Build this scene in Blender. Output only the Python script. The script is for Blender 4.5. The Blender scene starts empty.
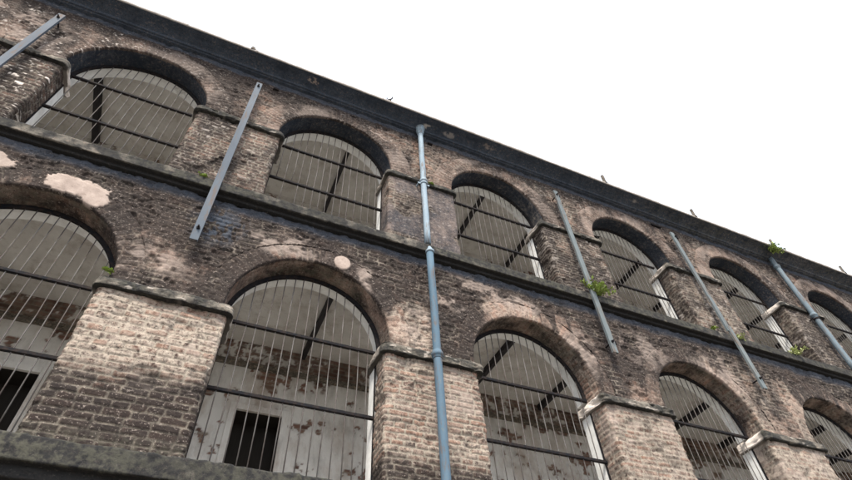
import bpy, bmesh, math, random
import numpy as np
from mathutils import Matrix, Vector
random.seed(7)
PI = math.pi
scene = bpy.context.scene
C = scene.collection

# ------------------------------------------------------------------ camera
cam_d = bpy.data.cameras.new('camera'); cam = bpy.data.objects.new('camera', cam_d); C.objects.link(cam)
cam_d.sensor_width = 36; cam_d.lens = 538.374 / 852 * 36; cam_d.clip_start = .05; cam_d.clip_end = 3000
R_ = Vector((0.91428641, -0.40275686, -0.04321187)); U_ = Vector((-0.27626876, -0.69802862, 0.66062971)); F_ = Vector((0.29623627, 0.59206668, 0.74946723))
def camera_axes(yaw, pitch, roll):
    f = Vector((math.sin(yaw)*math.cos(pitch), math.cos(yaw)*math.cos(pitch), math.sin(pitch)))
    r = Vector((math.cos(yaw), -math.sin(yaw), 0)); u = r.cross(f)
    return r*math.cos(roll)+u*math.sin(roll), -r*math.sin(roll)+u*math.cos(roll), f
r, u, f = camera_axes(.463921774, .847256967, -.0653170755)
M = Matrix((r, u, -f)).transposed().to_4x4(); M.translation = Vector((2.28023878, -5.03695676, -.96432753))
cam.matrix_world = M
scene.camera = cam

# ------------------------------------------------------------------ sky, sun, exposure (bright overcast)
SUN_EL, SUN_AZ = math.radians(52), math.radians(205)      # azimuth: clockwise from +Y
world = bpy.data.worlds.new('World'); scene.world = world; world.use_nodes = True
nt = world.node_tree; bg = nt.nodes['Background']
sky = nt.nodes.new('ShaderNodeTexSky'); sky.sky_type = 'NISHITA'; sky.sun_disc = False
sky.sun_elevation = SUN_EL; sky.sun_rotation = SUN_AZ; sky.dust_density = 6; sky.air_density = 1.0
mixw = nt.nodes.new('ShaderNodeMixRGB'); mixw.inputs[0].default_value = .72
mixw.inputs[2].default_value = (7.0, 7.5, 8.3, 1)          # even veil of cloud
nt.links.new(sky.outputs[0], mixw.inputs[1]); nt.links.new(mixw.outputs[0], bg.inputs[0])
bg.inputs[1].default_value = .13
sun_d = bpy.data.lights.new('sun', 'SUN'); sun_d.energy = 2.2; sun_d.angle = math.radians(14); sun_d.color = (1, .93, .82)
sun = bpy.data.objects.new('sun', sun_d); C.objects.link(sun)
sv = Vector((math.sin(SUN_AZ)*math.cos(SUN_EL), math.cos(SUN_AZ)*math.cos(SUN_EL), math.sin(SUN_EL)))
sun.rotation_euler = sv.to_track_quat('Z', 'Y').to_euler()
vs = scene.view_settings; vs.view_transform = 'Standard'; vs.look = 'None'; vs.gamma = 1; vs.use_curve_mapping = False
vs.exposure = 1.2

# ------------------------------------------------------------------ noise helpers (numpy)
def hsh(i, j, k=0, s=0):
    with np.errstate(over='ignore'):
        a = (np.asarray(i).astype(np.int64).astype(np.uint32) * np.uint32(374761393)
             + np.asarray(j).astype(np.int64).astype(np.uint32) * np.uint32(668265263)
             + np.asarray(k).astype(np.int64).astype(np.uint32) * np.uint32(2147483647)
             + np.uint32((s * 974711 + 12345) & 0xffffffff))
        a = (a ^ (a >> np.uint32(13))) * np.uint32(1274126177)
        a = (a ^ (a >> np.uint32(15))) * np.uint32(2246822519)
        a = a ^ (a >> np.uint32(14))
    return a.astype(np.float64) / 4294967295.0
def vn(x, y, s=0):
    xi = np.floor(x); yi = np.floor(y); fx = x-xi; fy = y-yi
    fx = fx*fx*(3-2*fx); fy = fy*fy*(3-2*fy)
    a = hsh(xi, yi, 0, s); b = hsh(xi+1, yi, 0, s); c = hsh(xi, yi+1, 0, s); d = hsh(xi+1, yi+1, 0, s)
    return a+(b-a)*fx+(c-a)*fy+(a-b-c+d)*fx*fy
def fbm(x, y, s=0, o=4):
    t = 0; w = .5; n = 0
    for k in range(o):
        t = t+w*vn(x, y, s+17*k); n += w; x = x*2.03+5.1; y = y*2.03+1.7; w *= .55
    return t/n
def ss(a, b, x):
    t = np.clip((x-a)/(b-a), 0, 1); return t*t*(3-2*t)

def brick(u, v, seed=0, ch=.078, worn=.5):
    """irregular hand-laid bricks: height, mortar mask, per-brick random"""
    uw = u+.022*(vn(u*4, v*4, seed+1)-.5)+.008*(vn(u*22, v*22, seed+2)-.5)
    vw = v+.020*(vn(u*1.7, v*1.7, seed+3)-.5)+.008*(vn(u*20, v*20, seed+4)-.5)
    row = np.floor(vw/ch); fv = vw/ch-row
    L = np.where(hsh(row, 3, 0, seed) > .42, .238, .150)
    uo = uw+hsh(row, 9, 0, seed)*.4
    col = np.floor(uo/L); fu = uo/L-col
    r1 = hsh(row, col, 1, seed); r2 = hsh(row, col, 2, seed); r3 = hsh(row, col, 3, seed)
    d = np.minimum(np.minimum(fu, 1-fu)*L, np.minimum(fv, 1-fv)*ch)
    # rounded corners
    cx = np.maximum(.022-np.minimum(fu, 1-fu)*L, 0); cy = np.maximum(.022-np.minimum(fv, 1-fv)*ch, 0)
    d = np.minimum(d, .022-np.sqrt(cx*cx+cy*cy))
    mw = .005+.006*fbm(u*9, v*9, seed+5, 2)+.004*r2*worn
    m = 1-ss(mw-.0015, mw+.0045, d)
    h = (1-m)*(.013+.006*(r3-.5))
    h = h-(r2 > .9)*(1-m)*.012
    h = h+.010*(fbm(u*16, v*16, seed+6, 3)-.5)+.016*(fbm(u*2.6, v*2.6, seed+8, 2)-.5)
    return h, m, r1

# ------------------------------------------------------------------ mesh helpers
ATT = ('mort', 'rnd', 'plast', 'stain_shade', 'moss', 'lime', 'white')
def new_obj(name, me, mat, parent=None):
    o = bpy.data.objects.new(name, me); C.objects.link(o)
    if mat is not None and not me.materials: me.materials.append(mat)
    if parent is not None: o.parent = parent
    return o
def tag(o, label=None, cat=None, group=None, kind=None):
    if label: o['label'] = label
    if cat: o['category'] = cat
    if group: o['group'] = group
    if kind: o['kind'] = kind
    return o
def empty(name, loc=(0, 0, 0)):
    o = bpy.data.objects.new(name, None); C.objects.link(o); o.location = loc; o.empty_display_size = .2; return o
def sheet(name, P, mat, parent=None, att=None, keep=None, flip=False, smooth=True):
    """P (nu,nv,3) grid of points -> one mesh; att: dict of (nu,nv) masks; keep (nu-1,nv-1) cells"""
    nu, nv = P.shape[:2]
    idx = np.arange(nu*nv).reshape(nu, nv)
    q = np.stack([idx[:-1, :-1], idx[1:, :-1], idx[1:, 1:], idx[:-1, 1:]], -1).reshape(-1, 4)
    if keep is not None: q = q[keep.reshape(-1)]
    if flip: q = q[:, ::-1]
    used = np.unique(q); mp = np.full(nu*nv, -1, np.int64); mp[used] = np.arange(len(used)); q = mp[q]
    co = P.reshape(-1, 3)[used]
    me = bpy.data.meshes.new(name)
    me.vertices.add(len(co)); me.vertices.foreach_set('co', co.astype(np.float32).ravel())
    me.loops.add(q.size); me.loops.foreach_set('vertex_index', q.astype(np.int32).ravel())
    me.polygons.add(len(q)); me.polygons.foreach_set('loop_start', (np.arange(len(q))*4).astype(np.int32))
    try: me.polygons.foreach_set('loop_total', np.full(len(q), 4, np.int32))
    except Exception: pass
    me.update(calc_edges=True)
    me.polygons.foreach_set('use_smooth', np.full(len(q), smooth, bool))
    if att:
        for k, a in att.items():
            at = me.attributes.new(k, 'FLOAT', 'POINT')
            at.data.foreach_set('value', np.broadcast_to(a, (nu, nv)).reshape(-1)[used].astype(np.float32))
    me.update()
    return new_obj(name, me, mat, parent)
class MB:
    """collects simple solids into one bmesh"""
    def __init__(s): s.bm = bmesh.new()
    def box(s, x0, x1, y0, y1, z0, z1, bev=0):
        r = bmesh.ops.create_cube(s.bm, size=1)
        for v in r['verts']:
            v.co = Vector(((x0+x1)/2+v.co.x*(x1-x0), (y0+y1)/2+v.co.y*(y1-y0), (z0+z1)/2+v.co.z*(z1-z0)))
        if bev:
            es = list({e for v in r['verts'] for e in v.link_edges})
            bmesh.ops.bevel(s.bm, geom=es, offset=bev, segments=2, affect='EDGES', profile=.6)
        return s
    def tube(s, pts, rad, n=10, caps=True):
        pts = [Vector(p) for p in pts]; rad = rad if isinstance(rad, (list, tuple)) else [rad]*len(pts)
        rings = []
        for i, p in enumerate(pts):
            t = (pts[min(i+1, len(pts)-1)]-pts[max(i-1, 0)]).normalized()
            a = t.orthogonal().normalized() if i == 0 else (rings_a-t*rings_a.dot(t)).normalized()
            rings_a = a; b = t.cross(a)
            rings.append([s.bm.verts.new(p+(a*math.cos(2*PI*k/n)+b*math.sin(2*PI*k/n))*rad[i]) for k in range(n)])
        for A, B in zip(rings, rings[1:]):
            for k in range(n): 
                fc = s.bm.faces.new((A[k], A[(k+1) % n], B[(k+1) % n], B[k])); fc.smooth = True
        if caps:
            s.bm.faces.new(rings[0][::-1]); s.bm.faces.new(rings[-1])
        return s
    def arc(s, cx, cz, r0, r1, y0, y1, n=56, a0=0, a1=PI):
        prev = None; first = None
        for i in range(n+1):
            a = a0+(a1-a0)*i/n; c, d = math.cos(a), math.sin(a)
            cur = [s.bm.verts.new((cx+r*c, y, cz+r*d)) for r, y in ((r0, y0), (r1, y0), (r1, y1), (r0, y1))]
            if prev:
                for k in range(4): s.bm.faces.new((prev[k], prev[(k+1) % 4], cur[(k+1) % 4], cur[k]))
            else: first = cur
            prev = cur
        s.bm.faces.new(first[::-1]); s.bm.faces.new(prev)
        return s
    def build(s, name, mat, parent=None):
        bmesh.ops.recalc_face_normals(s.bm, faces=s.bm.faces)
        me = bpy.data.meshes.new(name); s.bm.to_mesh(me); s.bm.free()
        return new_obj(name, me, mat, parent)

# ------------------------------------------------------------------ materials
class NM:
    def __init__(s, name):
        s.m = bpy.data.materials.new(name); s.m.use_nodes = True; s.t = s.m.node_tree
        s.b = s.t.nodes['Principled BSDF']; s.co = None
    def n(s, ty, **k):
        nd = s.t.nodes.new(ty)
        for a, b in k.items(): setattr(nd, a, b)
        return nd
    def l(s, a, b): s.t.links.new(a, b)
    def coord(s):
        if not s.co: s.co = s.n('ShaderNodeNewGeometry').outputs['Position']
        return s.co
    def noise(s, sc, det=3, rough=.55, stretch=None):
        v = s.coord()
        if stretch:
            mp = s.n('ShaderNodeMapping'); mp.inputs['Scale'].default_value = stretch; s.l(v, mp.inputs[0]); v = mp.outputs[0]
        nd = s.n('ShaderNodeTexNoise'); nd.inputs['Scale'].default_value = sc; nd.inputs['Detail'].default_value = det; nd.inputs['Roughness'].default_value = rough
        s.l(v, nd.inputs['Vector']); return nd.outputs['Fac']
    def ramp(s, x, stops):
        nd = s.n('ShaderNodeValToRGB'); e = nd.color_ramp.elements
        while len(e) < len(stops): e.new(.5)
        for i, (p, c) in enumerate(stops):
            e[i].position = p; e[i].color = (*c, 1) if not isinstance(c, (int, float)) else (c, c, c, 1)
        s.l(x, nd.inputs[0]); return nd.outputs[0]
    def att(s, name):
        return s.n('ShaderNodeAttribute', attribute_name=name).outputs['Fac']
    def mix(s, f, a, b, mode='MIX'):
        nd = s.n('ShaderNodeMixRGB', blend_type=mode)
        for i, x in enumerate((f, a, b)):
            if isinstance(x, (int, float)): nd.inputs[i].default_value = x if i == 0 else (x, x, x, 1)
            elif isinstance(x, tuple): nd.inputs[i].default_value = (*x, 1)
            else: s.l(x, nd.inputs[i])
        return nd.outputs[0]
    def math(s, op, a, b=0., clamp=False):
        nd = s.n('ShaderNodeMath', operation=op); nd.use_clamp = clamp
        for i, x in enumerate((a, b)):
            if isinstance(x, (int, float)): nd.inputs[i].default_value = x
            else: s.l(x, nd.inputs[i])
        return nd.outputs[0]
    def done(s, col, rough=.9, bump=None, bs=.3, bd=.01, spec=.2, metal=0):
        if isinstance(col, tuple): s.b.inputs['Base Color'].default_value = (*col, 1)
        else: s.l(col, s.b.inputs['Base Color'])
        if isinstance(rough, (int, float)): s.b.inputs['Roughness'].default_value = rough
        else: s.l(rough, s.b.inputs['Roughness'])
        s.b.inputs['Specular IOR Level'].default_value = spec; s.b.inputs['Metallic'].default_value = metal
        if bump is not None:
            bp = s.n('ShaderNodeBump'); bp.inputs['Strength'].default_value = bs; bp.inputs['Distance'].default_value = bd
            s.l(bump, bp.inputs['Height']); s.l(bp.outputs[0], s.b.inputs['Normal'])
        return s.m
def masonry_mat(name, stops, mortar=(.30, .265, .215), plaster=(.38, .275, .22), mould_shade=(.021, .017, .016), fleck=.7):
    k = NM(name)
    fine = k.noise(70, 3, .65); mid = k.noise(17, 4, .6); big = k.noise(2.3, 4, .6)
    crust = k.noise(26, 5, .72); blotch = k.noise(5.5, 5, .66)
    c = k.ramp(k.math('ADD', k.math('MULTIPLY', k.att('rnd'), .62), k.math('MULTIPLY', blotch, .45)), stops)
    c = k.mix(.8, c, k.ramp(mid, [(.3, .30), (.7, 1.0)]), 'MULTIPLY')
    c = k.mix(k.ramp(crust, [(.53, 0.), (.64, .85)]), c, k.mix(blotch, (.29, .205, .155), (.50, .39, .31)))      # crusted, spalled faces
    pit = k.ramp(k.noise(38, 4, .7), [(.34, .85), (.44, 0.)])
    mo = k.mix(k.ramp(fine, [(.35, 0.), (.65, 1.)]), mortar, tuple(x*.55 for x in mortar))
    c = k.mix(k.att('mort'), c, mo)
    # lime wash smeared over bricks and joints, breaks up with noise
    lm = k.math('MULTIPLY', k.math('MULTIPLY', k.att('lime'), k.ramp(k.att('rnd'), [(.84, 1.), (.9, .45)])), k.ramp(mid, [(.36, 0.), (.60, 1.)]))
    c = k.mix(lm, c, k.mix(fine, (.44, .38, .315), (.29, .24, .195)))
    pl = k.att('plast')
    c = k.mix(pl, c, k.mix(big, tuple(x*1.15 for x in plaster), tuple(x*.7 for x in plaster)))
    # black staining on walls; also shade painted into ledge and impost undersides
    hf = k.noise(19, 6, .8)
    nz = k.math('ADD', k.math('ADD', k.math('MULTIPLY', k.noise(4.5, 7, .78, (1, 1, .6)), 1.0), k.math('MULTIPLY', crust, .3)), k.math('MULTIPLY', hf, .9))
    st = k.math('SUBTRACT', k.math('ADD', k.math('MULTIPLY', k.att('stain_shade'), 1.15), nz), 1.42)
    st = k.math('MULTIPLY', k.math('MULTIPLY', st, 2.1, True), k.math('SUBTRACT', 1., k.math('MULTIPLY', k.math('MULTIPLY', k.att('mort'), k.ramp(blotch, [(.4, 0.), (.62, 1.)])), .6)), True)
    c = k.mix(k.math('MULTIPLY', st, .93), c, mould_shade)
    sp = k.ramp(k.noise(31, 5, .78, (1, 1, 1.3)), [(.575, 0.), (.64, fleck)])
    c = k.mix(sp, c, k.mix(blotch, (.25, .20, .17), (.40, .35, .31)))          # efflorescence flecks over the soot
    bl = k.math('MULTIPLY', k.att('blue'), k.ramp(blotch, [(.3, .55), (.6, 1.)]), True)
    c = k.mix(bl, c, k.mix(mid, (.034, .044, .062), (.075, .09, .115)))
    c = k.mix(pit, c, mould_shade)
    ms = k.math('MULTIPLY', k.att('moss'), k.ramp(mid, [(.42, 0.), (.6, 1.)]))
    c = k.mix(ms, c, k.mix(fine, (.055, .056, .040), (.11, .105, .082)))
    wh = k.math('MULTIPLY', k.att('white'), k.ramp(fine, [(.2, .75), (.5, 1.)]))
    c = k.mix(wh, c, k.mix(mid, (.74, .68, .62), (.60, .52, .46)))
    pk = k.math('MULTIPLY', k.att('pink'), k.ramp(crust, [(.3, .6), (.45, 1.)]), True)
    c = k.mix(pk, c, k.mix(k.ramp(blotch, [(.35, 0.), (.65, 1.)]), (.42, .345, .30), (.27, .215, .185)))
    h = k.math('ADD', k.math('MULTIPLY', fine, .6), mid)
    return k.done(c, .93, h, .55, .012, .15)
BR = [(.1, (.060, .046, .043)), (.35, (.105, .072, .062)), (.6, (.165, .102, .082)), (.80, (.235, .135, .10)), (.95, (.35, .20, .14))]
m_brick = masonry_mat('old_brickwork', BR)
m_stone = masonry_mat('weathered_render', [(0, (.16, .145, .12)), (1, (.27, .24, .20))], plaster=(.25, .23, .195), mould_shade=(.013, .014, .016), fleck=.12)  # darkest tone also paints the shade under ledges and imposts
m_corn = masonry_mat('shade_tinted_cornice_render', [(0, (.045, .060, .085)), (1, (.10, .115, .13))], plaster=(.06, .075, .10), mould_shade=(.012, .018, .028), fleck=.15)  # navy tone puts the shaded underside's tint into the colour
m_soff = masonry_mat('smooth_arch_render', [(0, (.06, .07, .09)), (1, (.11, .115, .125))], plaster=(.085, .097, .12), mould_shade=(.016, .022, .032), fleck=.12)
m_white = None
k = NM('whitewash')
mid = k.noise(7, 5, .62); fine = k.noise(60, 3)
c = k.mix(k.ramp(mid, [(.35, 0.), (.7, 1.)]), (.84, .84, .82), (.66, .66, .64))
c = k.mix(k.ramp(k.noise(3.5, 6, .7, (1, 1, .25)), [(.58, 0.), (.74, .8)]), c, (.22, .21, .19))
m_white = k.done(c, .85, k.math('ADD', fine, mid), .3, .006)
k = NM('peeling_whitewashed_wall')
mid = k.noise(9, 5, .62); fine = k.noise(70, 3); big = k.noise(1.3, 4, .6)
lime = k.mix(k.ramp(big, [(.3, 0.), (.7, 1.)]), (.80, .785, .75), (.64, .62, .585))
lime = k.mix(k.ramp(k.noise(4, 6, .7, (1, 1, .3)), [(.5, 0.), (.75, .75)]), lime, (.23, .22, .20))
br = k.ramp(k.att('rnd'), [(0, (.12, .065, .05)), (.5, (.20, .10, .075)), (1, (.28, .17, .125))])
br = k.mix(k.att('mort'), br, (.30, .26, .22))
peel = k.att('plast')                       # 1 where the plaster has gone
c = k.mix(peel, lime, br)
c = k.mix(k.ramp(k.noise(2.2, 6, .7, (1, 1, .5)), [(.48, 0.), (.68, .55)]), c, (.33, .235, .165))
c = k.mix(k.att('stain_shade'), c, (.05, .045, .04))
m_back = k.done(c, .92, k.math('ADD', fine, mid), .4, .008)
k = NM('corridor_ceiling_plaster')
c = k.mix(k.ramp(k.noise(2, 5, .6), [(.3, 0.), (.7, 1.)]), (.68, .66, .625), (.52, .495, .46))
c = k.mix(k.ramp(k.noise(3.4, 7, .75), [(.50, 0.), (.66, .55)]), c, (.30, .25, .205))
c = k.mix(k.ramp(k.noise(11, 5, .7), [(.6, 0.), (.75, .5)]), c, (.30, .275, .25))
m_ceil = k.done(c, .95, k.noise(30, 4), .3, .006)
k = NM('black_joist_steel')
m_joist = k.done(k.mix(k.noise(20, 4), (.018, .018, .022), (.05, .045, .045)), .7, k.noise(60, 3), .3, .003)
k = NM('rusty_dark_iron')
c = k.mix(k.ramp(k.noise(25, 4, .6), [(.4, 0.), (.7, 1.)]), (.010, .011, .014), (.030, .022, .019))
m_iron = k.done(c, .8, k.noise(90, 3), .3, .002, .1)
k = NM('bare_grey_bar_steel')
c = k.mix(k.ramp(k.noise(14, 4, .6, (1, 1, .4)), [(.35, 0.), (.7, 1.)]), (.13, .125, .12), (.07, .055, .048))
m_bar = k.done(c, .75, k.noise(90, 2), .2, .002, .15)
def paint(name, a, b, dirt, s=6):
    k = NM(name)
    c = k.mix(k.ramp(k.noise(s, 5, .65, (1, 1, .3)), [(.35, 0.), (.7, 1.)]), a, b)
    c = k.mix(k.ramp(k.noise(18, 5, .7, (1, 1, .5)), [(.60, 0.), (.72, .75)]), c, dirt)
    c = k.mix(k.ramp(k.noise(9, 6, .75, (1.5, 1.5, .25)), [(.52, 0.), (.64, .75)]), c, (.12, .08, .055))     # rust runs
    return k.done(c, .7, k.noise(40, 4), .35, .004, .15)
m_pipe_pale = paint('pale_blue_grey_paint', (.27, .34, .395), (.19, .25, .30), (.20, .20, .18))
m_pipe_blue = paint('blue_grey_paint', (.07, .12, .165), (.095, .145, .19), (.16, .16, .14))
m_pipe_far = paint('dull_grey_blue_paint', (.16, .205, .235), (.11, .145, .17), (.12, .10, .085))
m_strap = paint('galvanised_strap', (.105, .125, .15), (.065, .082, .105), (.12, .11, .10), 3)
m_strap_dark = paint('weathered_grey_green_strap', (.15, .175, .18), (.10, .12, .13), (.11, .09, .075), 3)
k = NM('green_leaf')
oi = k.n('ShaderNodeObjectInfo')
c = k.mix(k.noise(30, 2), (.16, .25, .05), (.36, .42, .13))
m_leaf = k.done(c, .6); m_leaf.node_tree.nodes['Principled BSDF'].inputs['Subsurface Weight'].default_value = 0
k = NM('pale_leaf'); m_leaf2 = k.done(k.mix(k.noise(40, 2), (.30, .36, .12), (.52, .54, .30)), .6)
k = NM('twig'); m_twig = k.done((.12, .09, .06), .9)
k = NM('unlit_opening_black'); m_dark_opening = k.done(k.mix(k.noise(8, 3, .6, (6, 1, .4)), (.02, .018, .016), (.035, .03, .026)), .8)  # near-black colour standing in for the darkness inside the doorways
k = NM('yard_concrete'); gc = k.mix(k.ramp(k.noise(.6, 6, .6), [(.35, 0.), (.7, 1.)]), (.18, .17, .155), (.12, .112, .10))
m_ground = k.done(gc, .95, k.noise(20, 4), .3, .01)

# ------------------------------------------------------------------ dimensions (metres)
BAY = 3.2
RING = {0: 1.30, 1: 1.38}
X0, X1 = -4.8, 20.8
IMP = {0: 3.07, 1: 6.87}            # underside of impost bands
SPR = {0: 3.27, 1: 7.06}            # springing
SILL = {0: 1.375, 1: 5.165}
EDGE = {}                            # (floor, opening): (left, right)
for n in range(-1, 7):
    EDGE[0, n] = (n*BAY-.945, n*BAY+.955); EDGE[1, n] = (n*BAY-.955, n*BAY+.955)
EDGE[0, 2] = (2*BAY-.955, 2*BAY+1.02); EDGE[0, 1] = (BAY-.935, BAY+.945); EDGE[0, 3] = (3*BAY-.955, 3*BAY+.965)
EDGE[1, 2] = (2*BAY-.99, 2*BAY+.90); EDGE[1, 3] = (3*BAY-.955, 3*BAY+.82)
def res(x):                          # grid step wanted at distance x along the wall
    return .0105 if -2.4 < x < 6.6 else (.016 if -3.5 < x < 11 else .026)
def xs_grid(a, b):
    out = [a]
    while out[-1] < b-1e-6: out.append(min(b, out[-1]+res(out[-1])))
    return np.array(out)

# ------------------------------------------------------------------ weathering maps in wall coordinates
def blob(x, z, cx, cz, rx, rz, s=0, e=.25):
    d = np.hypot((x-cx)/rx, (z-cz)/rz)+.62*(fbm(x*7, z*7, 70+s, 3)-.5)+.38*(fbm(x*27, z*27, 270+s, 3)-.5)
    return 1-ss(1-e, 1+e, d)
def weather(x, z):
    n1 = fbm(x*1.1, z*.8, 31, 4); n2 = fbm(x*3.1, z*2.1, 37, 4); n3 = fbm(x*9, z*9, 41, 3)
    st = .60+1.0*(n1-.5)+.6*(n2-.5)+.9*(fbm(x*2.6, z*.45, 33, 4)-.5)*(z < 5)
    st = st+.12*ss(5, 2, x)
    drip = ss(.48, .68, fbm(x*6.5, z*.5, 35, 3)); st = st+.5*drip*(z < 5)*ss(3.7, 4.8, z)+.35*drip*(z > 7)*ss(7.9, 8.5, z)
    st = st+.75*ss(.55, .0, np.abs(4.87-z)-.02)*(z < 4.95)          # soot under the string course
    st = st+.55*ss(8.25, 8.6, z)
    lm = .42+.9*(n2-.5)+.25*(n3-.5)
    # lower pillars: pale limewashed tops and blackened feet
    pl_lo = (z < 3.1)
    top = ss(1.85, 2.6, z+.45*(n1-.5)-.12*(x-1.6))
    far = ss(3.5, 5.5, x)
    lo_st = (1-top)*.80+.10+.55*(n2-.5)
    lo_st = np.where(x > 3.5, (1-ss(1.55, 1.95, z+.3*(n2-.5)))*.6+.26+1.0*(n2-.5), lo_st)
    lo_lm = .25+.75*top+.6*(n2-.5)
    lo_lm = np.where(x > 3.5, .62+1.1*(n2-.5), lo_lm)
    st = np.where(pl_lo, lo_st, st); lm = np.where(pl_lo, lo_lm, lm)
    # upper pillars: mostly dark brown, light flecks; the ones by the drainpipe greyer
    up = (z > 5.1) & (z < 6.9)
    st = np.where(up, .66+.9*(n2-.5)+.5*(n1-.5), st); lm = np.where(up, .30+.8*(n2-.5)+.35*np.exp(-((x-4.8)/.9)**2), lm)
    # black drips around the near lower arches
    st = st+.5*blob(x, z, .95, 4.55, .5, .35, 1)+.35*blob(x, z, 2.15, 3.95, .35, .55, 2)+.65*blob(x, z, 4.2, 4.5, .6, .45, 3)+.4*blob(x, z, 1.9, 4.3, .6, .5, 13)+.35*blob(x, z, 5.2, 3.9, .25, .6, 14)+.3*blob(x, z, 8.0, 4.1, .5, .6, 15)
    st = st-.35*blob(x, z, 2.75, 4.42, .5, .22, 4)-.3*blob(x, z, 4.5, 3.6, .35, .5, 5)-.35*blob(x, z, 6.1, 4.4, .6, .35, 6)-.25*blob(x, z, 1.2, 3.75, .35, .35, 7)
    lm = lm+.6*blob(x, z, 4.5, 3.5, .35, .6, 8)+.35*blob(x, z, 6.0, 4.35, .6, .3, 9)+.3*blob(x, z, 1.5, 3.4, .8, .2, 10)+.25*ss(8, 12, x)
    wh = ss(.72, .76, fbm(x*16, z*28, 51, 3))*(z > 5.1)*(.35+.65*ss(1, -1, x))
    wh = wh*.6+.0*x
    patch = np.maximum.reduce([
        blob(x, z, .18, 4.44, .36, .155, 21, .04), blob(x, z, .44, 4.30, .14, .13, 22, .04), blob(x, z, -.72, 4.52, .28, .14, 23, .05),
        .85*(1-ss(.92, 1.08, np.hypot((x-3.50)/.115, (z-4.385)/.125)+.08*(fbm(x*20, z*20, 5)-.5)))])
    streak = 1-ss(.010, .020, np.abs((z-8.02)+(x-3.9)*.55+.02*np.sin(x*30))); streak = streak*(np.abs(x-3.93) < .17)
    patch = np.maximum(patch, streak)
    bl = 1.3*blob(x, z, 1.83, 4.45, .26, .26, 24, .8)*ss(.46, .54, fbm(x*17, z*9, 57, 4))
    ms = .9*blob(x, z, .62, 3.42, .12, .08, 31)+.6*ss(.25, 0, z-SILL[0])*(z < 3)+.5*blob(x, z, .45, 3.62, .1, .1, 32)
    return np.clip(st, 0, 1), np.clip(lm, 0, 1), np.clip(wh+.0*bl, 0, 1), np.clip(patch, 0, 1), np.clip(ms, 0, 1), bl

def scars(x, z):
    t = fbm(x*6, z*6, 171, 4); q = ss(.40, .55, t)
    a = 0
    for i, (cx, cz, rx, rz, w) in enumerate(((2.70, 4.42, .45, .16, .55), (3.83, 4.20, .10, .28, .6), (5.05, 4.25, .28, .2, .7), (5.65, 4.6, .5, .2, .5),
                                (2.85, 4.62, .15, .09, .6), (1.2, 3.6, .4, .2, .45), (6.3, 4.55, .35, .15, .6), (.95, 3.5, .2, .12, .6), (7.3, 3.9, .3, .35, .5),
                                (4.6, 3.6, .25, .3, .5), (8.6, 4.3, .5, .3, .4), (10.3, 4.2, .6, .4, .45), (-1.7, 7.6, .4, .5, .5))):
        a = np.maximum(a, w*blob(x, z, cx, cz, rx, rz, 180+i, .5))
    return a*q
def path_sheet(name, path, vs_, step, hfun, mat, parent, attfun, prof=None):
    """wall sheet following a plan polyline [(x,y)...]; vs_ = heights; prof(v)->extra outward offset"""
    pts = np.array(path, float); seg = np.hypot(*np.diff(pts, axis=0).T); cum = np.r_[0, np.cumsum(seg)]
    s = [0.]
    for a, b in zip(cum, cum[1:]):
        k = max(1, int(round((b-a)/step))); s += list(a+(b-a)*np.arange(1, k+1)/k)
    s = np.array(s); x = np.interp(s, cum, pts[:, 0]); y = np.interp(s, cum, pts[:, 1])
    tx = np.gradient(x, s); ty = np.gradient(y, s); L = np.hypot(tx, ty); nx, ny = ty/L, -tx/L
    S, Vv = np.meshgrid(s, vs_, indexing='ij')
    Xg = np.broadcast_to(x[:, None], S.shape); Yg = np.broadcast_to(y[:, None], S.shape)
    h, att = hfun(S, Vv, Xg, Yg)
    off = h+(prof(Vv) if prof is not None else 0)
    P = np.stack([Xg+nx[:, None]*off, Yg+ny[:, None]*off, Vv], -1)
    return sheet(name, P, mat, parent, att)

# ================================================================== THE BUILDING
B = empty('brick_building', (8, 0, -2.6))
tag(B, 'derelict three storey colonial brick building with rows of barred arched openings', 'building')
B.location = (0, 0, 0)

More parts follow.
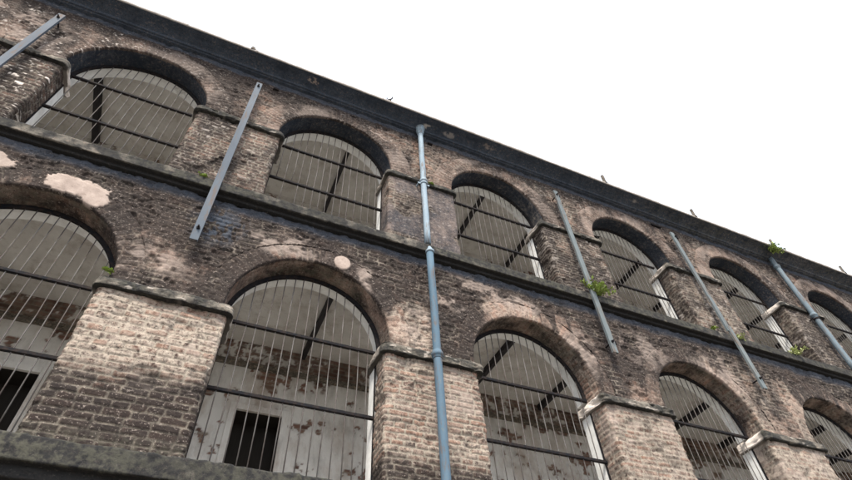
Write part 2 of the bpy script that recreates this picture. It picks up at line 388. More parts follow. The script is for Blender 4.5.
# ---- pillars, imposts, jambs
def pillar(fl, k):
    xl = EDGE[fl, k][1] if (fl, k) in EDGE else X0
    xr = EDGE[fl, k+1][0] if (fl, k+1) in EDGE else X1
    z0, z1 = SILL[fl]-.03, IMP[fl]+.02
    step = res((xl+xr)/2)
    r = .02
    path = [(xl, .33), (xl, r), (xl+r*.3, r*.3), (xl+r, 0), (xr-r, 0), (xr-r*.3, r*.3), (xr, r), (xr, .33)]
    zs = np.arange(z0, z1, step); seed = 100+fl*20+k
    def hf(S, V, X, Y):
        h, m, rn = brick(S, V, seed=seed, ch=(.077 if k <= 0 else .070))
        h = h*.72
        st, lm, wh, pa, ms, bl = weather(X-.25*Y*np.sign(X-(xl+xr)/2), V)
        h = h-.028*ss(.55, .72, fbm(S*3.3, V*3.3, seed+9, 3))*(lm > .3)     # spalled areas
        # knocked corners
        cor = np.minimum(np.abs(S-.33), np.abs(S-(S.max()-.33)))
        h = h-.022*ss(.05, 0, cor)*hsh(np.floor(V/.078), 5, 0, seed)
        if fl == 1 and 3.5 < (xl+xr)/2 < 6:                                  # old render skin left on this pillar
            sk = ss(.38, .5, fbm(S*1.6, V*1.6, 99, 4)); h = h*(1-.8*sk)+.008*sk; m = m*(1-.75*sk); rn = rn*(1-sk)+.3*sk
            return h, dict(mort=m, rnd=rn, plast=.55*sk*(1-m), stain_shade=st*.8, moss=ms, lime=lm, white=wh, blue=.38*sk)
        sc = .4*ss(.56, .66, fbm(S*5, V*6, seed+41, 4))*(fl == 0)*ss(1.9, 2.6, V)
        fleck = (hsh(np.floor(V/.078), np.floor(S/.12), 7, seed) > .93)*(1-m)*(fl == 1)*ss(.45, .6, fbm(S*12, V*20, 3, 2))*(.35 if k > -1 else 1.)
        return h, dict(mort=m, rnd=rn, plast=0*h, stain_shade=st, moss=ms, lime=lm, white=np.maximum(wh, fleck*.9), pink=sc)
    path_sheet('pillar', path, zs, step, hf, m_brick, B, None)
    # impost band wrapping the pillar head
    e = 0.0
    zi = IMP[fl]
    prof_z = [zi, zi+.001, zi+.02, zi+.05, zi+.085, zi+.115, zi+.14, zi+.175]
    prof_o = [-.01, .062, .068, .066, .062, .052, .03, -.015]
    tq = np.linspace(0, len(prof_z)-1, 30)
    pz = np.interp(tq, range(len(prof_z)), prof_z); po = np.interp(tq, range(len(prof_z)), prof_o)
    st_ = max(step*1.4, .015)
    path = [(xl, .525), (xl, r), (xl+r*.3, r*.3), (xl+r, 0), (xr-r, 0), (xr-r*.3, r*.3), (xr, r), (xr, .525)]
    pts = np.array(path); seg = np.hypot(*np.diff(pts, axis=0).T); cum = np.r_[0, np.cumsum(seg)]
    s = [0.]
    for a, b in zip(cum, cum[1:]):
        q = max(1, int(round((b-a)/st_))); s += list(a+(b-a)*np.arange(1, q+1)/q)
    s = np.array(s); x = np.interp(s, cum, pts[:, 0]); y = np.interp(s, cum, pts[:, 1])
    tx = np.gradient(x, s); ty = np.gradient(y, s); L = np.hypot(tx, ty); nx, ny = ty/L, -tx/L
    S, T = np.meshgrid(s, tq, indexing='ij')
    PO = np.broadcast_to(po, S.shape)+.045*(fbm(S*7, T*.35, seed+3, 4)-.5)+.016*(fbm(S*28, T*1.4, seed+4, 3)-.5)
    PZ = np.broadcast_to(pz, S.shape)+.020*(fbm(S*5, T*.2, seed+5, 3)-.5)
    PO = PO-.03*ss(.62, .72, fbm(S*4, T*.25+k, seed+6, 3))*(np.broadcast_to(po, S.shape) > .03)
    Pp = np.stack([x[:, None]+nx[:, None]*PO, y[:, None]+ny[:, None]*PO, PZ], -1)
    Yg = np.broadcast_to(y[:, None], S.shape); Xg = np.broadcast_to(x[:, None], S.shape)
    ret = ss(.02, .10, Yg)                                    # the part that turns into the opening
    left_side = Xg < (xl+xr)/2
    wh_l = {(0, 2): 1., (0, 3): 1., (0, 4): 1., (1, 3): .7, (1, 4): .8, (1, 2): .35, (0, 1): .25}.get((fl, k), .5)
    wh_r = {(1, -1): 1., (0, 0): .45}.get((fl, k), .4)
    white = ret*np.where(left_side, wh_l, wh_r)
    n2 = fbm(Xg*3+Yg*3, PZ*3, 61, 4)
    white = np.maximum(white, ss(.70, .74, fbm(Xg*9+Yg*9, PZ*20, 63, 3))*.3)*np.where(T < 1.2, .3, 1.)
    sheet('impost', Pp, m_stone, B, dict(mort=0*S, rnd=n2, plast=.3+0*S, stain_shade=np.clip(np.where(T < 1.3, 1.3, .62+1.2*(n2-.5))-.6*white, 0, 1.3),  # soffit rows fully darkened: underside shade painted into the mask
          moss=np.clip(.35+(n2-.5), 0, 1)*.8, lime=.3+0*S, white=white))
    # white-washed jambs behind the grille
    for xx, sgn in ((xl, 1), (xr, -1)):
        MB().box(min(xx-.012*sgn, xx+.2*sgn), max(xx-.012*sgn, xx+.2*sgn), .335, .53, SILL[fl]-.02, IMP[fl]-.003, .006).build('jamb', m_white, B)

# ---- spandrel walls above the springing
def spandrel(fl):
    z0 = SPR[fl]-.07; z1 = {0: 4.93, 1: 8.66}[fl]
    zs = np.arange(z0, z1+.011, .0115 if fl == 0 else .0135); xs = xs_grid(X0, X1)
    X, Z = np.meshgrid(xs, zs, indexing='ij')
    h, m, rn = brick(X, Z, seed=7+fl)
    st, lm, wh, pa, ms, bl = weather(X, Z)
    # remains of render: smoother areas standing proud
    rd = ss(.53, .60, fbm(X*1.5, Z*1.5, 81+fl, 5))*(.75 if fl == 0 else .6)
    if fl == 1: rd = np.maximum(rd, .8*ss(8.36, 8.46, Z+.12*(fbm(X*3, Z*3, 9, 3)-.5)))
    h = h*(1-.72*rd)+.012*rd; m = m*(1-.65*rd)
    lost = ss(.38, .54, fbm(X*2.2, Z*2.2, 93+fl, 4)); m = m*(1-.8*lost); h = h*(1-.45*lost)+.034*(fbm(X*12, Z*14, 95+fl, 4)-.5)*(.5+lost)
    crater = ss(.60, .68, fbm(X*4.5, Z*6, 97+fl, 4)); h = h-.02*crater
    h = h*(1-pa)+.019*pa
    keep = np.ones((len(xs)-1, len(zs)-1), bool)
    xc = (xs[:-1]+xs[1:])/2; zc = (zs[:-1]+zs[1:])/2
    XC, ZC = np.meshgrid(xc, zc, indexing='ij')
    RH = RING[fl]-.02
    for n in range(-1, 7):
        keep &= np.hypot(XC-n*BAY, ZC-SPR[fl]) > RH
    keep &= ~((ZC < SPR[fl]) & (np.abs((XC+BAY/2) % BAY-BAY/2) < RH))
    P = np.stack([X, -h, Z], -1)
    plast = np.maximum(.30*rd, 0)
    sheet('spandrel_wall', P, m_brick, B, dict(mort=m*(1-pa), rnd=rn, plast=np.clip(plast+.0*pa, 0, 1), stain_shade=np.clip(st*(1-pa), 0, 1),
          moss=ms*(1-pa), lime=lm*(1-.5*rd), white=np.clip(wh*(1-rd), 0, 1), pink=np.maximum(pa, scars(X, Z)),
          blue=np.clip(.85*bl+.85*ss(8.44, 8.52, Z+.10*(fbm(X*3, Z*3, 9, 3)-.5))+.8*(Z < 5)*ss(4.74, 4.88, Z+.1*(fbm(X*2, Z*2, 8, 3)-.5)), 0, 1)), keep)
    # plain inner leaf facing the corridor
    xs2 = np.arange(X0, X1+.05, .05); zs2 = np.arange(SPR[fl]-.05, {0: 4.62, 1: 8.52}[fl], .05)
    A, Bz = np.meshgrid(xs2, zs2, indexing='ij')
    kc = np.ones((len(xs2)-1, len(zs2)-1), bool); XC, ZC = np.meshgrid((xs2[:-1]+xs2[1:])/2, (zs2[:-1]+zs2[1:])/2, indexing='ij')
    for n in range(-1, 7): kc &= np.hypot(XC-n*BAY, ZC-SPR[fl]) > 1.04
    sheet('inner_wall', np.stack([A, A*0+.525, Bz], -1), m_white, B, None, kc, flip=True)

# ---- arches: face ring + soffit in one sheet, inner order whitewashed
def arch(fl, n):
    cx, cz = n*BAY, SPR[fl]
    R1, R0 = RING[fl], 1.005
    step = max(res(cx), .011); FY = -.004 if fl == 0 else -.014
    na = int(1.06*PI*1.15/step)
    a = np.linspace(-.03*PI, 1.03*PI, na)
    prof = [(R1, .03), (R1, FY), (R0+.02, FY), (R0+.006, FY+.006), (R0, FY+.02), (R0, .315)]
    pp = np.array(prof); seg = np.hypot(*np.diff(pp, axis=0).T); cum = np.r_[0, np.cumsum(seg)]
    s = [0.]
    for p, q in zip(cum, cum[1:]):
        kk = max(1, int(round((q-p)/step))); s += list(p+(q-p)*np.arange(1, kk+1)/kk)
    s = np.array(s); rr = np.interp(s, cum, pp[:, 0]); yy = np.interp(s, cum, pp[:, 1])
    dr = np.gradient(rr, s); dy = np.gradient(yy, s); L = np.hypot(dr, dy); nr, ny = dy/L*-1, dr/L
    A, S = np.meshgrid(a, s, indexing='ij')
    RR = np.broadcast_to(rr, A.shape); YY = np.broadcast_to(yy, A.shape)
    seed = 300+fl*30+n
    h, m, rn = brick(S+.11, A*1.15, seed=seed, ch=.083)
    Xw = cx+RR*np.cos(A); Zw = cz+RR*np.sin(A)
    st, lm, wh, pa, ms, bl = weather(Xw, Zw)
    sof = ss(.01, .05, YY)
    face = 1-sof
    if fl == 1:
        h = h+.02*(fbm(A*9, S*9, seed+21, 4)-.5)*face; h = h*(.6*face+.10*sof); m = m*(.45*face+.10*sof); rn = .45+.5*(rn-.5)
        pl = .34*face*ss(.35, .6, fbm(A*3, S*3, seed, 3))
        st = face*np.clip(st, 0, 1)+sof*.60
        if n == 0 : m = np.maximum(m, .0)
        lm2 = lm*.35*face
        if n == 2: h = h+.02*sof*fbm(A*9, S*9, 5, 3)*ss(1.1, .6, A); lm2 = lm2+sof*ss(1.0, .5, A)*.9
    else:
        smo = .35 if n <= 1 else 1.; er = ss(.36, .56, fbm(A*2.3, S*3+n, seed+51, 4)); h = h*(.8*face*(1-.6*er)+.75*sof*smo)+.03*face*(fbm(A*12, S*12, seed+52, 4)-.5); m = m*(.75*face*(1-.85*er)+.6*sof*smo)
        pl = .35*face*ss(.4, .6, fbm(A*2, S*2, seed, 3))+.25*sof*ss(.45, .6, fbm(A*2, S*4, seed+1, 3))
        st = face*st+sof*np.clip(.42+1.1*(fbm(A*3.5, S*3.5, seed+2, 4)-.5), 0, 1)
        lm2 = face*lm+sof*np.clip(.35+1.2*(fbm(A*2.5, S*2.5, seed+4, 4)-.5), 0, 1)
        ms = ms+.5*sof*ss(.5, .6, fbm(A*2, S*3, seed+7, 3))
    # groove along the outer edge of the ring
    h = h-.016*ss(.03, .0, np.abs(RR-R1+.012))*(YY < .0)*ss(.45, .55, fbm(A*2.2, A*0+n, seed+11, 3))
    h = np.where(S < .034, 0, h)
    h = h*(1-pa*face)+.02*pa*face
    # outward normal: face -> -y ; soffit -> towards the centre
    Pr = RR-h*sof; Py = YY-h*face
    P = np.stack([cx+Pr*np.cos(A), Py, cz+Pr*np.sin(A)], -1)
    pe = pa*face
    if fl == 0:
        o = sheet('arch', P, m_brick, B, dict(mort=m, rnd=rn, plast=pl*(1-pe), stain_shade=np.clip(st*(1-pe), 0, 1), moss=ms, lime=np.clip(lm2, 0, 1), white=wh*face, pink=np.maximum(pe, scars(Xw, Zw)*face)), flip=True)
    else:
        # face ring brick, soffit smooth dark render
        i0 = int(np.argmax((yy > .02) & (rr < R0+.01)))
        d = dict(mort=m, rnd=rn, plast=pl, stain_shade=np.clip(st, 0, 1), moss=ms, lime=np.clip(lm2, 0, 1), white=wh*face, pink=np.maximum(pe, .28*face*ss(.45, .62, fbm(A*2.5, S*3, seed+31, 4))))
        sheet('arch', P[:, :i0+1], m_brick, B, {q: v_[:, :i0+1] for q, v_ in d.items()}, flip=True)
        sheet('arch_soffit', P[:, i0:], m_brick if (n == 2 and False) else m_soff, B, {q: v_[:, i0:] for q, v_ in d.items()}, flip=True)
    # inner order
    MB().arc(cx, cz, .992, 1.12, .335, .53, 64).build('inner_arch', m_white, B)

# ---- grille
def grille(fl, n, missing=()):
    cx, cz = n*BAY, SPR[fl]; xl, xr = EDGE[fl, n]
    rnd = random.Random(fl*50+n)
    fr = MB(); fr.arc(cx, cz, .945, .999, .300, .332, 60, -.02, PI+.02)
    for x in (xl+.004, xr-.018): fr.box(x, x+.014, .305, .33, SILL[fl]-.01, IMP[fl]-.004)
    g = fr.build('window_grille', m_iron, B)
    z_r = (3.262, 2.35) if fl == 0 else (7.165, 6.225)
    for z in z_r:
        MB().box(xl-.01, xr+.01, .294, .336, z-.018, z+.018, .002).build('rail', m_iron, g)
    nb = 15; pitch = (xr-xl)/(nb+1)
    for i in range(nb):
        x = xl+pitch*(i+1)+rnd.uniform(-.006, .006)
        top = cz+math.sqrt(max(.001, .955**2-(x-cx)**2)) if abs(x-cx) < .95 else cz+.05
        j = rnd.uniform(-.012, .012); y = .317
        zb = SILL[fl]-.02
        if i in missing: zb = z_r[1]
        zz = [zb, z_r[1], (z_r[0]+z_r[1])/2, z_r[0], top]
        zz = sorted(set(round(q, 4) for q in zz))
        MB().tube([(x+(j if q not in z_r else 0)+rnd.uniform(-.002, .002), y, q) for q in zz], .0068, 8).build('bar', m_bar, g)

for fl in (0, 1):
    for k in range(-2, 7): pillar(fl, k)
    spandrel(fl)
    for n in range(-1, 7): arch(fl, n)
    for n in range(-1, 7): grille(fl, n, {(1, 1): (0, 2), (1, 2): (2, 3), (0, 2): (), (1, 0): ()}.get((fl, n), ()))

# ---- mouldings run along the facade as profiles
def moulding(name, prof, mat, step_x=.022, step_p=.012, amp=.008, seed=1, attf=None, nick=.0):
    pp = np.array(prof, float); seg = np.hypot(*np.diff(pp, axis=0).T); cum = np.r_[0, np.cumsum(seg)]
    s = [0.]
    for p, q in zip(cum, cum[1:]):
        kk = max(1, int(round((q-p)/step_p))); s += list(p+(q-p)*np.arange(1, kk+1)/kk)
    s = np.array(s); y = np.interp(s, cum, pp[:, 0]); z = np.interp(s, cum, pp[:, 1])
    dy = np.gradient(y, s); dz = np.gradient(z, s); L = np.hypot(dy, dz); ny, nz = -dz/L, dy/L
    xs = np.concatenate([np.arange(X0, -2.6, .05), np.arange(-2.6, 9, step_x), np.arange(9, X1+.02, .035)])
    X, S = np.meshgrid(xs, s, indexing='ij')
    h = amp*2*(fbm(X*9, S*9, seed, 4)-.5)+amp*2.4*(fbm(X*1.6, S*.5, seed+3, 3)-.5)
    h = h-nick*ss(.60, .70, fbm(X*5, S*5, seed+5, 3))
    if name == 'cornice':                       # joints between the cast lengths
        jx = np.abs((X+.4) % 1.22-.61); h = h-.012*ss(.012, .004, jx)+.006*(hsh(np.floor((X+1.01)/1.22), 3, 0, 5)-.5)
    edge = (np.arange(len(s)) > 0) & (np.arange(len(s)) < len(s)-1)
    h = h*edge
    P = np.stack([X, y[None]+ny[None]*h, z[None]+nz[None]*h], -1)
    Y = np.broadcast_to(y, X.shape); Z = np.broadcast_to(z, X.shape)
    return sheet(name, P, mat, B, attf(X, Y, Z, S))
def ledge_att(ztop, green):
    def fn(X, Y, Z, S):
        n1 = fbm(X*1.3, Z*3, 11, 4); n2 = fbm(X*6, Z*6+Y*6, 13, 4)
        face = ss(-.10, -.13, Y)*(Z > ztop-.24)
        st = np.where(face > .5, .28+.9*(n2-.5)+.8*(n1-.5), 1.4)  # undersides and undercut fully dark: their shade is painted in here
        st = np.where(Z > ztop-.004, .35, st)+(.62 if ztop < 2 else .48)*face
        return dict(mort=0*X, rnd=n2, plast=.35+0*X, stain_shade=np.clip(st, 0, 1.4), moss=np.clip(face*(.30+1.3*(n1-.5)+green*.4), 0, 1),
                    lime=np.clip(face*(.4+(n2-.5)*1.5), 0, 1), white=0*X)
    return fn
moulding('string_course', [(.56, 5.165), (.0, 5.165), (-.125, 5.160), (-.14, 5.148), (-.14, 5.00), (-.136, 4.992), (-.060, 4.992), (-.058, 4.955), (-.052, 4.950), (0.02, 4.945)], m_stone, attf=ledge_att(5.165, .05), seed=21, nick=.008)
moulding('sill_course', [(.56, 1.375), (.0, 1.375), (-.125, 1.37), (-.14, 1.355), (-.145, 1.17), (-.138, 1.158), (-.055, 1.156), (-.052, 1.07), (-.045, 1.06), (.02, 1.05)], m_stone, attf=ledge_att(1.375, .2), seed=23, amp=.012, nick=.012)
CM = [(2.52, -.27), (4.9, -.2), (5.4, -.2), (6.3, -.25), (10.1, -.25)]
def corn_att(X, Y, Z, S):
    n1 = fbm(X*1.1, Y*3, 15, 4); n2 = fbm(X*7, Z*7+Y*7, 17, 4)
    lip = (Z > 8.744)
    far = ss(8, 13, X)
    mo = .8*blob(X, Y, CM[0][0], CM[0][1], .12, .05, 41, .2)+.5*blob(X, Y, CM[3][0], CM[3][1], .13, .05, 44, .3)
    mk = .8*blob(X, Y, CM[1][0], CM[1][1], .10, .04, 42, .3)*ss(.45, .5, n2)+.5*blob(X, Y, CM[2][0], CM[2][1], .12, .05, 43, .3)*ss(.45, .5, n2)+.5*blob(X, Y, CM[4][0], CM[4][1], .06, .04, 45, .3)
    mo = mo*ss(.42, .56, fbm(X*22, Y*30+Z*30, 77, 4))
    mo = mo*(~lip); mk = mk*(~lip)
    return dict(mort=0*X, rnd=n2, plast=.4+0*X, stain_shade=np.clip(np.where(lip, .15, .40+.7*(n2-.5)+.4*(n1-.5)), 0, 1),
                moss=np.clip(np.where(lip, .45, .25*far+.9*far*(n1-.45)), 0, 1), lime=np.clip(np.where(lip, 1., .9*(n2-.55)+.3*far+mk), 0, 1), white=.35*lip+.6*mk, blue=np.clip(.6-.5*far, 0, 1)*(~lip), pink=mo)  # blue paints the shade tint of the cove, weaker to the right
moulding('cornice', [(.6, 8.83), (-.395, 8.805), (-.405, 8.797), (-.405, 8.752), (-.395, 8.745), (-.36, 8.742), (-.25, 8.725), (-.165, 8.695), (-.12, 8.672), (-.115, 8.640), (-.108, 8.632), (-.075, 8.628), (-.072, 8.612), (.02, 8.600)], m_corn, attf=corn_att, seed=25, amp=.006, nick=.004)

# ---- ground-floor wall, flanks, rear, roof
def plain_wall(name, P0, ux, nz_, mat=m_brick, seed=0, w=1., hgt=1., nrm=(0, -1, 0), st=.06):
    us = np.arange(0, w+st, st); vs2 = np.arange(0, hgt+st, st); Uu, Vv = np.meshgrid(us, vs2, indexing='ij')
    h, m, rn = brick(Uu, Vv, seed)
    P = np.array(P0)[None, None]+Uu[..., None]*np.array(ux)+Vv[..., None]*np.array((0, 0, 1))+(h*.5)[..., None]*np.array(nrm)
    n2 = fbm(Uu*2, Vv*2, seed+5, 4)
    return sheet(name, P, mat, B, dict(mort=m, rnd=rn, plast=0*h, stain_shade=np.clip(.5+n2-.5, 0, 1), moss=0*h, lime=.4+0*h, white=0*h))
plain_wall('ground_floor_wall', (X0, 0.01, -2.6), (1, 0, 0), 1, seed=401, w=X1-X0, hgt=3.66, st=.03)
plain_wall('side_wall', (X0, 6, -2.6), (0, -1, 0), 1, seed=402, w=6, hgt=11.4, nrm=(-1, 0, 0))
plain_wall('side_wall', (X1, 0, -2.6), (0, 1, 0), 1, seed=403, w=6, hgt=11.4, nrm=(1, 0, 0))
plain_wall('rear_wall', (X1, 6, -2.6), (-1, 0, 0), 1, seed=404, w=X1-X0, hgt=11.4, nrm=(0, 1, 0))
MB().box(X0, X1, -.33, 6.05, 8.835, 8.86).build('roof', m_stone, B)

# ---- corridor behind the arches
for fl in (0, 1):
    zc = (4.60, 8.50)[fl]; zf = SILL[fl]-.03
    MB().box(X0+.02, X1-.02, .50, 2.60, zc, zc+.10).build('ceiling', m_ceil, B)
    MB().box(X0+.02, X1-.02, .30, 2.60, zf-.08, zf).build('floor_slab', m_ceil, B)
    xs = np.concatenate([np.arange(X0, -1.6, .05), np.arange(-1.6, 10.5, .0175), np.arange(10.5, X1, .05)]); zs = np.arange(zf, zc+.01, .0175)
    X, Z = np.meshgrid(xs, zs, indexing='ij')
    h, m, rn = brick(X, Z, seed=500+fl)
    nA = fbm(X*3.8, Z*4.4, 505+fl, 5); nB = fbm(X*12, Z*12, 507+fl, 3)
    if fl == 0:
        band = ss(4.18, 4.26, Z)                      # stripped brick band under the ceiling
        thr = .615-.07*np.exp(-((X-2.6)/.4)**2)-.05*ss(3.9, 4.1, Z)-.03*ss(2.6, 2.2, Z)
        peel = ss(thr, thr+.012, nA*.72+nB*.28)
        peel = np.maximum(peel, band*ss(.40, .44, nA*.5+nB*.5)*.9)
        peel = np.maximum(peel, ss(.47, .49, nB)*blob(X, Z, 3.5, 4.02, .6, .14, 61))
        stn = np.clip(.35*band*ss(.4, .6, nB)+.2*ss(.5, .7, nA), 0, 1)
    else:
        peel = ss(.64, .65, nA*.7+nB*.3); stn = np.clip(.2*ss(.5, .7, nA), 0, 1)
    keep = np.ones((len(xs)-1, len(zs)-1), bool)
    XC, ZC = np.meshgrid((xs[:-1]+xs[1:])/2, (zs[:-1]+zs[1:])/2, indexing='ij')
    dtop = (3.40, 7.25)[fl]
    for n in range(-2, 7):
        keep &= ~((np.abs(XC-(n*BAY-.11)) < .36) & (ZC < dtop+.02))
    P = np.stack([X, 2.45-.014*(1-peel)-h*.6*peel-.004*(nB-.5), Z], -1)
    sheet('back_wall', P, m_back, B, dict(mort=m, rnd=rn, plast=peel, stain_shade=stn), keep)
    # plaster ledge half-way up the back wall
    zl = (4.15, 8.05)[fl]
    if fl == 0:
        MB().box(X0+.05, X1-.05, 2.375, 2.455, zl-.03, zl+.05, .012).build('wall_ledge', m_stone, B)  # dark stone colour paints in the ledge's shadow line
    for n in range(-1, 6):
        xc = n*BAY-.11
        d = MB().box(xc-.43, xc-.335, 2.405, 2.46, zf, dtop+.10, .006).box(xc+.335, xc+.43, 2.405, 2.46, zf, dtop+.10, .006).box(xc-.335, xc+.335, 2.405, 2.46, dtop, dtop+.098, .006)
        d = d.build('doorway', m_back, B)
        MB().box(xc-.40, xc+.40, 2.85, 2.90, zf, dtop+.04).build('dark_opening_panel', m_dark_opening, d)  # near-black panel added so the opening reads as an unlit room
        MB().box(xc-.365, xc-.345, 2.46, 2.85, zf, dtop+.03).box(xc+.345, xc+.365, 2.46, 2.85, zf, dtop+.03).box(xc-.345, xc+.345, 2.46, 2.85, dtop+.012, dtop+.03).build('reveal', m_dark_opening, d)
    for i in range(-2, 14):
        xb = 3.57+(i-2)*1.535+(.03 if fl == 0 else 0)
        if fl == 0 and i < 1: continue
        if fl == 1 and i == 0 or xb > X1-.3: continue
        MB().box(xb-.035, xb+.035, .54, 2.445, zc-.11, zc+.002, .004).build('ceiling_joist', m_joist, B)
MB().box(-1.09, -.97, .54, 2.445, 8.40, 8.502, .004).build('ceiling_joist', m_joist, B)
for x in (X0+.03, X1-.03):
    MB().box(x-.02, x+.02, .5, 2.6, 1.3, 8.6).build('end_wall', m_back, B)

# ================================================================== fixtures on the facade
def strap(name, X, z0, z1, y, mat, label, kink=None):
    t = empty(name, (X, 0, z0)); tag(t, label, 'metal strap', 'vertical metal straps bolted to the facade')
    def ch(mb, x, a, b, yy):
        mb.box(x-.048, x+.048, yy-.004, yy+.004, a, b)
        mb.box(x+.040, x+.048, yy+.0045, yy+.035, a, b); mb.box(x-.048, x-.040, yy+.0045, yy+.035, a, b)
    mb = MB(); lx = 0
    if kink:
        ch(mb, lx, 0, kink-z0, y); ch(mb, lx-.03, kink-z0-.12, z1-z0, y+.009)
    else: ch(mb, lx, 0, z1-z0, y)
    mb.build('channel', mat, t)
    for zz in (.20, z1-z0-.14):
        b = MB().tube([(lx, .0, zz), (lx, y-.006, zz)], .013, 8).tube([(lx, y-.004, zz), (lx, y-.022, zz)], .024, 6)
        b.tube([(lx, y-.02, zz), (lx, y-.055, zz)], .011, 8).build('bolt', m_iron, t)
        if mat is m_strap_dark: MB().box(lx+.05, lx+.085, y-.005, y+.03, zz-.03, zz+.03, .004).build('cleat', m_iron, t)
strap('metal_strap', -1.44, 3.95, 8.02, -.17, m_strap, 'pale metal strap across the left edge, reaching the top left corner')
strap('metal_strap', 1.65, 3.93, 8.10, -.17, m_strap, 'pale metal strap bolted up the pillar left of the long drainpipe')
strap('metal_strap', 7.81, 3.91, 8.05, -.17, m_strap_dark, 'grey metal strap with a leafy shrub growing beside it on the ledge')
strap('metal_strap', 10.99, 3.99, 8.08, -.17, m_strap_dark, 'kinked grey metal strap, the nearest one to the right hand drainpipe', kink=5.35)

def pipe(name, X, y, z0, z1, r, mat, label, top='open', collars=(), clamps=()):
    t = empty(name, (X, y, z0)); tag(t, label, 'drainpipe', 'drainpipes on the facade')
    H = z1-z0; rr = random.Random(int(X*100)); n = 14
    MB().tube([(rr.uniform(-.004, .004), rr.uniform(-.003, .003), H*i/n) for i in range(n+1)], r, 20).build('pipe', mat, t)
    for z in collars:
        z -= z0
        MB().tube([(0, 0, z-.06), (0, 0, z-.05), (0, 0, z-.02), (0, 0, z-.015), (0, 0, z+.03), (0, 0, z+.035), (0, 0, z+.06)],
                  [r+.002, r+.010, r+.010, r+.020, r+.020, r+.010, r+.008], 20).build('collar', mat, t)
    for z in clamps:
        z -= z0
        MB().tube([(0, 0, z-.02), (0, 0, z+.02)], r+.012, 20).box(-r-.06, r+.06, -.002, .012, z-.02, z+.02, .003).box(-r-.055, -r-.035, 0, -y+.0, z-.012, z+.012).box(r+.035, r+.055, 0, -y, z-.012, z+.012).build('clamp', m_iron if mat is m_pipe_far else mat, t)
    if top == 'bell':
        z = H
        MB().tube([(0, 0, z-.20), (0, 0, z-.18), (0, 0, z-.10), (0, 0, z-.09), (0, 0, z-.03), (0, 0, z), (0, 0, z+.05), (0, 0, z+.055)],
                  [r+.002, r+.012, r+.012, r+.03, r+.032, r+.045, r+.05, r+.02], 20).build('hopper', mat, t)
    if top == 'spigot':
        MB().tube([(0, 0, H-.03), (0, 0, H), (0, 0, H+.012), (0, 0, H+.014), (0, 0, H+.06), (0, .01, H+.10), (0, .02, H+.115)],
                  [r+.012, r+.014, r+.012, r*.75, r*.7, r*.5, .008], 18).build('spigot', m_pipe_pale, t)
    return t
pipe('drainpipe', 4.775, -.105, 5.19, 8.66, .050, m_pipe_pale, 'pale upper drainpipe from the cornice down to the middle ledge', 'bell', (6.85,), (6.78,))
pipe('drainpipe', 4.745, -.215, -2.55, 4.90, .052, m_pipe_blue, 'blue grey lower drainpipe with a loose top just under the middle ledge', 'spigot', (3.03, .4), ())
pipe('drainpipe', 14.50, -.12, 5.18, 8.62, .058, m_pipe_far, 'dull grey drainpipe under a tuft of weeds at the far right', 'open', (6.72, 8.3), (6.62,))

# black scuppers / slots in the frieze
for x, z, w in ((1.93, 8.36, .10), (5.02, 8.40, .10), (10.75, 8.37, .28)):
    tag(MB().box(x-w/2, x+w/2, -.045, .02, z-.022, z+.022, .004).build('outlet_spout', m_iron),
        {1.93: 'small black outlet beside the top of a pale strap', 5.02: 'small black outlet just right of the drainpipe head', 10.75: 'long dark outlet slot by the kinked strap top'}[x],
        'outlet', 'small black outlets under the cornice')

# short stubs on the roof edge
labs = {9.22: 'roof edge stub above the first strap right of the long drainpipe', 11.86: 'roof edge stub between the strap tops on the right',
        14.50: 'roof edge stub directly above the weedy drainpipe', 17.12: 'roof edge stub farthest right against the white sky', 1.35: 'tiny roof edge stub above the arch left of the long drainpipe'}
for x, hh in ((9.22, .25), (11.86, .25), (14.50, .25), (17.12, .25), (1.35, .09)):
    mb = MB().box(-.03, .03, -.03, .03, 0, hh, .006).box(-.05, .05, -.045, .045, -.01, .025, .005)
    o = mb.build('roof_stub', m_stone); o.location = (x, -.372, 8.80); o.rotation_euler = (math.radians(4), math.radians(-8), .3)
    tag(o, labs[x], 'stub', 'little stubs along the roof edge')

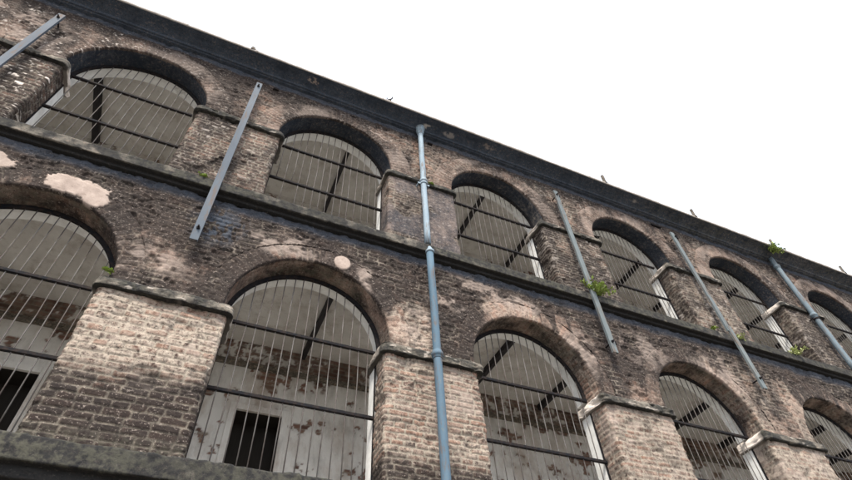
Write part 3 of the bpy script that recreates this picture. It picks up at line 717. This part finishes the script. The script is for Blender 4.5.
# ================================================================== weeds growing out of the masonry
def weed(loc, size, n, label, mat=m_leaf, droop=.3, seed=0, flat=1., ls=1., group='weeds rooted in the masonry'):
    rnd = random.Random(seed); t = empty('weed_plant', loc); tag(t, label, 'plant', group)
    st = MB(); bm = bmesh.new()
    for i in range(n):
        a = rnd.uniform(PI*1.02, PI*1.98) if rnd.random() < .8 else rnd.uniform(0, 2*PI)
        L = size*rnd.uniform(.5, 1.1); el = rnd.uniform(.15, 1.45)
        d = Vector((math.cos(a)*math.cos(el), math.sin(a)*math.cos(el)*flat, math.sin(el)))
        pts = [Vector((rnd.uniform(-.02, .02), 0, 0))]
        for q in range(1, 6):
            w = q/5; pts.append(pts[0]+d*L*w+Vector((0, 0, -droop*L*w*w))+Vector((rnd.uniform(-1, 1), rnd.uniform(-1, 1), rnd.uniform(-1, 1)))*.008)
        st.tube(pts, [.004-.0005*q for q in range(6)], 5)
        for q in range(1, 6):
            for s_ in range(3):
                p = pts[q]+(pts[q-1]-pts[q])*rnd.random()
                ax = Vector((rnd.uniform(-1, 1), rnd.uniform(-1, .4), rnd.uniform(-.5, .8))).normalized()
                side = ax.cross(Vector((rnd.uniform(-.4, .4), rnd.uniform(-.4, .4), 1))).normalized()
                ll = rnd.uniform(.03, .055)*ls; ww = ll*.32; up = side.cross(ax)*ww*.35
                v = [p, p+ax*ll*.4+side*ww-up, p+ax*ll, p+ax*ll*.4-side*ww-up, p+ax*ll*.5]
                v = [bm.verts.new(x) for x in v]
                bm.faces.new((v[0], v[1], v[4])); bm.faces.new((v[1], v[2], v[4])); bm.faces.new((v[2], v[3], v[4])); bm.faces.new((v[3], v[0], v[4]))
    st.build('stem', m_twig, t)
    me = bpy.data.meshes.new('leaves'); bm.to_mesh(me); bm.free(); new_obj('leaves', me, mat, t)
weed((7.93, -.13, 5.16), .36, 24, 'bright green shrub on the middle ledge beside the grey strap', seed=3, ls=1.5, droop=.15)
weed((14.42, -.30, 8.66), .36, 24, 'green weed tuft hanging over the head of the far right drainpipe', seed=4, droop=.45, ls=1.4)
weed((12.72, -.12, 5.17), .24, 16, 'pale yellowish fern on the ledge in the far right upper arch', m_leaf2, seed=5, ls=1.4)
weed((1.46, -.12, 5.16), .07, 9, 'tiny bright weed on the ledge end touching the pale strap', seed=6, ls=.8)
weed((.98, -.045, 3.26), .07, 9, 'tiny green weed on the impost left of the big lower arch', seed=7, ls=.7, droop=.6)
weed((4.94, -.02, 6.92), .10, 9, 'small dark weed on the wall just right of the pale upper drainpipe', seed=8, ls=.9)
weed((4.02, -.36, 8.80), .14, 5, 'sparse dry sprig on the roof edge against the sky', m_twig, seed=9, ls=.7, droop=.1)
weed((10.55, -.05, 5.17), .15, 9, 'low olive weed on the ledge at the foot of the pillar right of the shrub', seed=10, ls=1.1)
weed((11.15, -.13, 5.10), .16, 10, 'greyish weed on the ledge next to the kink of the strap', m_leaf2, seed=11, ls=1.)

# ================================================================== ground
me = bpy.data.meshes.new('ground'); g = 400
me.from_pydata([(-g, -g, -2.6), (g, -g, -2.6), (g, g, -2.6), (-g, g, -2.6)], [], [(0, 1, 2, 3)])
tag(new_obj('ground', me, m_ground), kind='structure')
